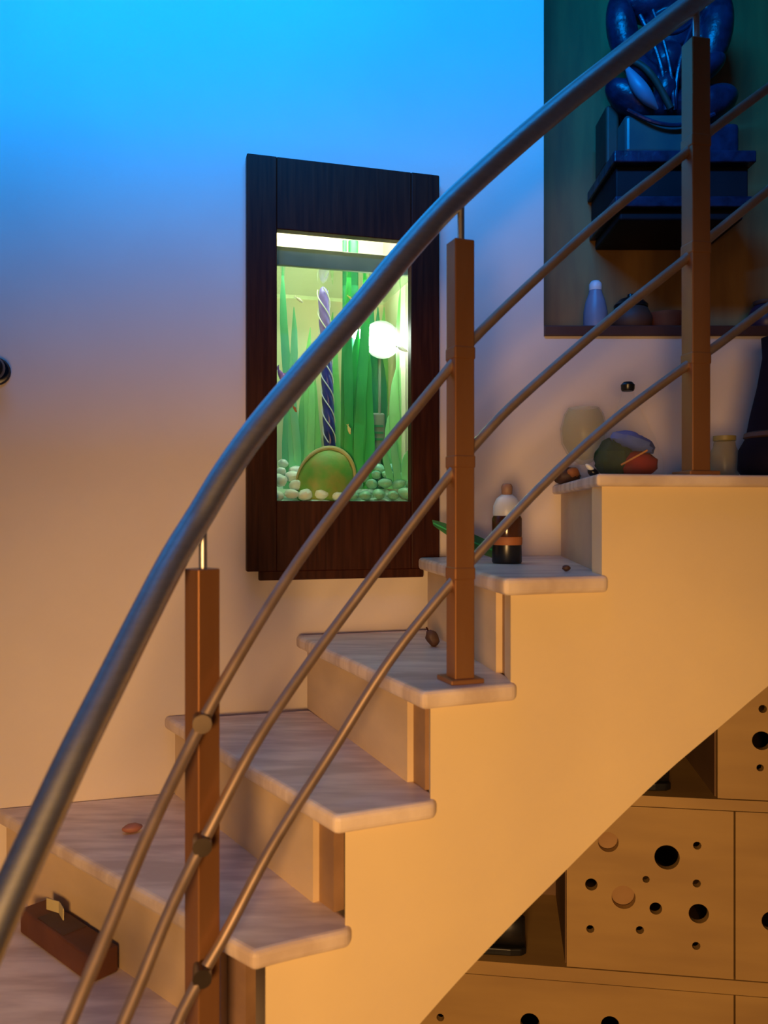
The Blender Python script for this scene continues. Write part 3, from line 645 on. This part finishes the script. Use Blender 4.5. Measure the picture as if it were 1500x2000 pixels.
t = thing('shell_trinket', 'small white and black trinket at the left corner of landing', 'trinket', tuple(b))
MB().ell(b+Vector((0, 0, 0.010)), (0.013, 0.010, 0.009), Matrix.Rotation(0.6, 3, 'Y'), 12, 8).build('dark_half', MT['black_pl'], t, smooth=True)
MB().ell(b+Vector((-0.007, -0.003, 0.019)), (0.012, 0.006, 0.005), Matrix.Rotation(0.7, 3, 'Y'), 12, 8).build('white_half', MT['white_gl'], t, smooth=True)
b = base_at(1106, 1.98, ZL)
t = thing('brown_stone', 'reddish brown rough stone on the far left of landing', 'stone', tuple(b))
MB().ell(b+Vector((0, 0, 0.02)), (0.034, 0.026, 0.021), None, 12, 8, 0.12).build('stone_body', MT['brown_d'], t, smooth=True)
MB().ell(b+Vector((0.012, -0.016, 0.026)), (0.016, 0.012, 0.013), None, 10, 7, 0.12).build('orange_patch', MT['orange_lbl'], t, smooth=True)

# ------------------------------------------------------------------ on the treads
zz = zt[1]+0.0004
b = base_at(990, 1.80, zz)
t = thing('sauce_bottle', 'dark brown bottle with white rounded top on the tread below landing', 'bottle', tuple(b))
MB().lathe(b, [(0.001, 0), (0.031, 0), (0.033, 0.004), (0.032, 0.040)], 24).build('black_base', MT['black_pl'], t, smooth=True)
MB().lathe(b, [(0.0325, 0.040), (0.0335, 0.044), (0.0335, 0.056), (0.0325, 0.058)], 24).build('label_band', MT['orange_lbl'], t, smooth=True)
MB().lathe(b, [(0.032, 0.058), (0.033, 0.064), (0.033, 0.098), (0.030, 0.104)], 24).build('bottle_body', MT['brown_glass'], t, smooth=True)
MB().lathe(b, [(0.030, 0.104), (0.031, 0.110), (0.030, 0.126), (0.023, 0.142), (0.012, 0.150)], 24).build('white_shoulder', MT['white_gl'], t, smooth=True)
MB().lathe(b, [(0.010, 0.150), (0.012, 0.153), (0.0125, 0.168), (0.009, 0.174), (0.001, 0.175)], 20).build('cap', mat('tan_cap', (0.28, 0.16, 0.11), 0.5, col2=(0.34, 0.2, 0.14), scale=9), t, smooth=True)
b = base_at(935, 1.82, zz)
t = thing('green_leaf', 'big dark green leaf lying across the tread behind the post', 'leaf', tuple(b))
n = 14; cen = []
for i in range(n+1):
    q = i/n; px = 846+168*q; y = 1022+72*q+4*math.sin(q*3.1); cen.append(P(px, y, 1.86-0.04*q))
mb = MB()
for i, c in enumerate(cen):
    q = i/n; hw = 0.026*math.sin(math.pi*(0.06+0.90*q))**0.7
    for a, dz in ((-1, 0), (0, -0.004), (1, 0), (1, 0.0015), (0, -0.0025), (-1, 0.0015)):
        mb.v.append(c+Vector((0.25*a*hw, -0.30*a*hw, -0.8*a*hw+dz)))
for i in range(n):
    for k in range(6): A = i*6; mb.f.append((A+k, A+(k+1) % 6, A+6+(k+1) % 6, A+6+k))
mb.f += [tuple(range(5, -1, -1)), tuple(n*6+k for k in range(6))]
zmin = min(v.z for v in mb.v)
for v in mb.v: v.z = max(v.z, zz+0.0006+0.02*(v.z-zmin))
mb.build('blade', MT['leaf_d'], t, smooth=True)
MB().tube([c+Vector((0, -0.004, 0.001)) if c.z > zz+0.008 else Vector((c.x, c.y-0.004, zz+0.008)) for c in cen], 0.0018, 6).build('midrib', MT['leaf1'], t, smooth=True)
b = base_at(1106, 1.55, zz); b.x = min(b.x, 0.36)
t = thing('dark_pebble', 'tiny dark brown pebble on the tread below landing', 'pebble', tuple(b)); MB().ell(b+Vector((0, 0, 0.006)), (0.008, 0.007, 0.006), None, 10, 7, 0.08).build('stone_body', MT['brown_d'], t, smooth=True)
b = base_at(853, 1.86, zt[2]+0.0004)
b = Vector((0.105, 1.78, zt[2]+0.0004)) if b.x > 0.11 else b
t = thing('pine_cone', 'small dark brown cone on the tread behind the middle post', 'cone', tuple(b))
MB().ell(b+Vector((0, 0, 0.018)), (0.014, 0.012, 0.019), Matrix.Rotation(-0.5, 3, 'Y'), 10, 8, 0.1).build('cone_body', MT['brown_d'], t, smooth=True)
MB().tube([b+Vector((-0.008, 0, 0.032)), b+Vector((-0.013, 0, 0.042))], 0.002, 6).build('stalk', MT['frame'], t, smooth=True)
p = P(258, 1626, 725*1.44/626)
t = thing('red_pebble', 'small reddish pebble lying on the grey marble tread', 'pebble', (p.x, p.y, zt[4]+0.0004)); MB().ell(Vector((p.x, p.y, zt[4]+0.0094)), (0.020, 0.013, 0.009), Matrix.Rotation(0.5, 3, 'Z'), 12, 8, 0.08).build('stone_body', mat('red_pebble_stone', (0.36, 0.13, 0.08), 0.5, col2=(0.42, 0.17, 0.11), scale=20), t, smooth=True)
# brown block lying against the riser of the lowest tread in view
a, b_, d, nrm = riser_line(4)
c0 = a+d*0.50-nrm*0.036; ang = math.atan2(d.y, d.x)
zc = zt[5]+0.0005
t = thing('brown_block', 'dark brown rectangular block lying against the lowest visible riser', 'block', (c0.x, c0.y, zc), ang)
MB().box((c0.x, c0.y, zc+0.024), (0.27, 0.056, 0.048), ang).build('block_body', MT['brick'], t, bevel=0.004)
k = c0+d*0.02; MB().box((k.x, k.y, zc+0.0485), (0.10, 0.046, 0.0016), ang).build('dark_patch', MT['brown_d'], t)
k = c0+d*0.055+nrm*0.008
t = thing('paper_scrap', 'folded pale yellow card standing on the brown block', 'card', (k.x, k.y, zc+0.05), ang)
for sgn, nm in ((-1, 'left_flap'), (1, 'right_flap')):
    cc = Vector((k.x, k.y, 0))+Vector((d.x, d.y, 0))*0.017*sgn
    MB().box((cc.x, cc.y, zc+0.050+0.011), (0.034, 0.0018, 0.022), ang+sgn*0.25).build(nm, MT['paper'], t)

# wall peg at the left edge
c = W(-8, 726, 0.0)
t = thing('wall_peg', 'black round wall peg at the left edge of the photo', 'peg', tuple(c), WANG)
R = RW@Matrix.Rotation(math.pi/2, 3, 'X')
MB().lathe(c-WN*0.001, [(0.030, 0), (0.031, 0.003), (0.028, 0.008), (0.012, 0.010), (0.012, 0.034)], 22, R).build('wall_plate', MT['black_pl'], t, smooth=True)
MB().lathe(c-WN*0.001, [(0.0125, 0.033), (0.024, 0.037), (0.027, 0.047), (0.024, 0.058), (0.012, 0.064), (0.001, 0.065)], 22, R).build('knob', MT['black_pl'], t, smooth=True)

# ------------------------------------------------------------------ shoe cabinet under the stairs
CA = -math.atan(0.145); CD = 1.683
CO = Vector((685*CD/F, CD, 0)); CU = Vector((math.cos(CA), math.sin(CA), 0)); CN = Vector((-math.sin(CA), math.cos(CA), 0))
def cpt(u, z, o=0.0): return CO+CU*u+CN*o+Vector((0, 0, z))
def cray(px, py, o=0.0):                     # pixel -> (u, z) on the cabinet front
    a = (px-750)/F; c = CN.dot(CO)+o; t = c/(CN.x*a+CN.y); p = Vector((a*t, t, 0)); return (p-CO).dot(CU), ZC-(py-1000)*t/F
def cbox(u0, u1, z0, z1, o0, o1):
    r = [(u0, o0), (u1, o0), (u1, o1), (u0, o1)]
    return MB().hexa([cpt(u, z0, o) for u, o in r], [cpt(u, z1, o) for u, o in r])
cab = thing('shoe_cabinet', 'tan wooden shoe cabinet with perforated doors built under the stairs', 'cabinet', tuple(cpt(0, 0)), CA)
cdp = 0.33; u_l, u_r = -0.70, 0.42; um = cray(1105, 1750)[0]; uu = cray(1400, 1450)[0]
zlo0, zlo1, zmi0, zmi1, zup0, zup1 = 0.20, cray(1300, 1932)[1], cray(1300, 1905)[1], cray(1300, 1577)[1], cray(1420, 1562)[1], 1.30
cbox(u_l, u_r, 0.001, zlo0-0.02, 0.02, cdp).build('plinth', MT['cab'], cab)
cbox(u_l, u_r, zlo0-0.02, zlo0, 0.0, cdp).build('shelf', MT['cab'], cab)
cbox(u_l, u_r, zlo1, zmi0, 0.0, cdp).build('shelf', MT['cab'], cab)
cbox(-0.66, u_r, zmi1, zup0, 0.0, cdp).build('shelf', MT['cab'], cab)
cbox(-0.34, u_r, zup1, zup1+0.02, 0.0, cdp).build('top_panel', MT['cab'], cab)
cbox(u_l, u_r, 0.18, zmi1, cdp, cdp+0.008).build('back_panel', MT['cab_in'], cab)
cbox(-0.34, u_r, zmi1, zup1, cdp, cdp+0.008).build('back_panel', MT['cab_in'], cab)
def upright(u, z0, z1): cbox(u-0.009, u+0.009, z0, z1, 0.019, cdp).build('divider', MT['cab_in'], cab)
upright(u_l+0.009, zlo0, zlo1); upright(0.0, zlo0, zlo1); upright(u_r-0.009, zlo0, zlo1)
upright(-0.651, zmi0, zmi1); upright(um+0.009, zmi0, zmi1); upright(0.0, zmi0, zmi1); upright(u_r-0.009, zmi0, zmi1)
upright(-0.331, zup0, zup1); upright(uu+0.009, zup0, zup1); upright(u_r-0.009, zup0, zup1)
def door(u0, u1, z0, z1, holes, discs=()):
    cu = bpy.data.curves.new('door', 'CURVE'); cu.dimensions = '2D'; cu.fill_mode = 'BOTH'; cu.extrude = 0.008
    def poly(pts):
        sp = cu.splines.new('POLY'); sp.points.add(len(pts)-1); sp.use_cyclic_u = True
        for q, p in zip(sp.points, pts): q.co = (p[0], p[1], 0, 1)
    poly([(u0, z0), (u1, z0), (u1, z1), (u0, z1)])
    for (px, py, rp) in list(holes)+list(discs):
        hu, hz = cray(px, py); r = rp*1.7/F; n = 24 if rp > 10 else 10
        poly([(hu+r*math.cos(2*math.pi*k/n), hz+r*math.sin(2*math.pi*k/n)) for k in range(n)])
    tmp = bpy.data.objects.new('tmp', cu); COL.objects.link(tmp)
    dg = bpy.context.evaluated_depsgraph_get(); me = tmp.evaluated_get(dg).to_mesh()
    vs = [v.co.copy() for v in me.vertices]; fs = [tuple(p.vertices) for p in me.polygons]
    mb = MB().add([cpt(v.x, v.y, 0.009-v.z) for v in vs], fs)
    tmp.to_mesh_clear(); bpy.data.objects.remove(tmp, do_unlink=True); bpy.data.curves.remove(cu)
    d = mb.build('door', MT['cab'], cab)
    for (px, py, rp) in discs:
        hu, hz = cray(px, py); r = rp*1.7/F
        R = Matrix.Rotation(CA, 3, 'Z')@Matrix.Rotation(math.pi/2, 3, 'X')
        MB().lathe(cpt(hu, hz, 0.0265), [(r*1.25, 0), (r*1.25, 0.004), (r*0.5, 0.003), (0.001, 0.0026)], 24, R).build('recess_disc', MT['disc'], d, smooth=True)
    return d
g = 0.002
door(um+g, -g, zmi0+g, zmi1-g, [(1303, 1675, 24), (1365, 1785, 19), (1155, 1728, 12), (1281, 1775, 12), (1362, 1652, 8), (1262, 1718, 7), (1361, 1726, 8), (1153, 1815, 8), (1250, 1817, 8), (1360, 1848, 8)], [(1188, 1645, 20), (1218, 1753, 23)])
door(g, u_r-g, zmi0+g, zmi1-g, [(1508, 1800, 19), (1560, 1690, 22), (1600, 1860, 12), (1520, 1640, 8)])
door(uu+g, u_r-g, zup0+g, zup1-g, [(1488, 1447, 18), (1490, 1385, 8), (1485, 1500, 7), (1560, 1400, 20), (1600, 1500, 12)])
door(u_l+g, -g, zlo0+g, zlo1-g, [(1035, 1998, 19), (1192, 2003, 18), (860, 1988, 8), (1290, 2080, 22), (1110, 2110, 12), (1360, 2150, 18), (960, 2120, 22)])
door(g, u_r-g, zlo0+g, zlo1-g, [(1520, 2030, 20), (1580, 2120, 14), (1490, 2160, 8)])
# shoes on the open shelves
def shoe(u, z, o, label, flip=1, sc=0.78):
    b = cpt(u, z+0.0004, o); t = thing('shoe', label, 'shoe', tuple(b), CA, 'shoes in the cabinet')
    st_ = [(-0.125, 0.018, 0.030), (-0.11, 0.034, 0.042), (-0.08, 0.042, 0.050), (-0.04, 0.041, 0.062), (0.0, 0.037, 0.085), (0.04, 0.035, 0.105), (0.08, 0.035, 0.108), (0.11, 0.030, 0.105), (0.123, 0.018, 0.095)]
    st_ = [(x*sc, y*sc, h*sc) for x, y, h in st_]; mb = MB(); seg = 12
    for x, hw, h in st_:
        for k in range(seg):
            a = 2*math.pi*k/seg; cy, sz = math.cos(a), math.sin(a)
            mb.v.append(b+CU*x*flip+CN*hw*cy+Vector((0, 0, 0.012+(h-0.012)*(0.5+0.5*sz))))
    n = len(st_)
    for i in range(n-1):
        for k in range(seg): A = i*seg; mb.f.append((A+k, A+(k+1) % seg, A+seg+(k+1) % seg, A+seg+k))
    mb.f += [tuple(range(seg)), tuple((n-1)*seg+k for k in range(seg-1, -1, -1))]
    mb.build('upper', MT['black'], t, smooth=True)
    pts = [(x*1.03, hw*1.08) for x, hw, h in st_]; out = [b+CU*x*flip+CN*y for x, y in pts]+[b+CU*x*flip-CN*y for x, y in reversed(pts)]
    MB().hexa(out, [p+Vector((0, 0, 0.016)) for p in out]).build('sole', MT['black_pl'], t, bevel=0.003)
    for x in (-0.02, 0.0, 0.02):
        h = (0.076+(x+0.02)*0.55)*sc; pp = [b+CU*x*sc*flip+CN*y+Vector((0, 0, h-8*y*y)) for y in (-0.02, -0.01, 0, 0.01, 0.02)]
        MB().tube(pp, 0.0022, 6).build('lace', MT['brown_d'], t, smooth=True)
shoe(cray(1025, 1880, 0.06)[0]-0.096, zmi0, 0.055, 'black shoe in the open cubby left of the perforated door', 1)
shoe(cray(1305, 1545, 0.06)[0]-0.096, zup0, 0.06, 'black shoe on the upper open shelf under the stair curve', 1)

for o in bpy.data.objects:
    if '_m' in o: del o['_m']
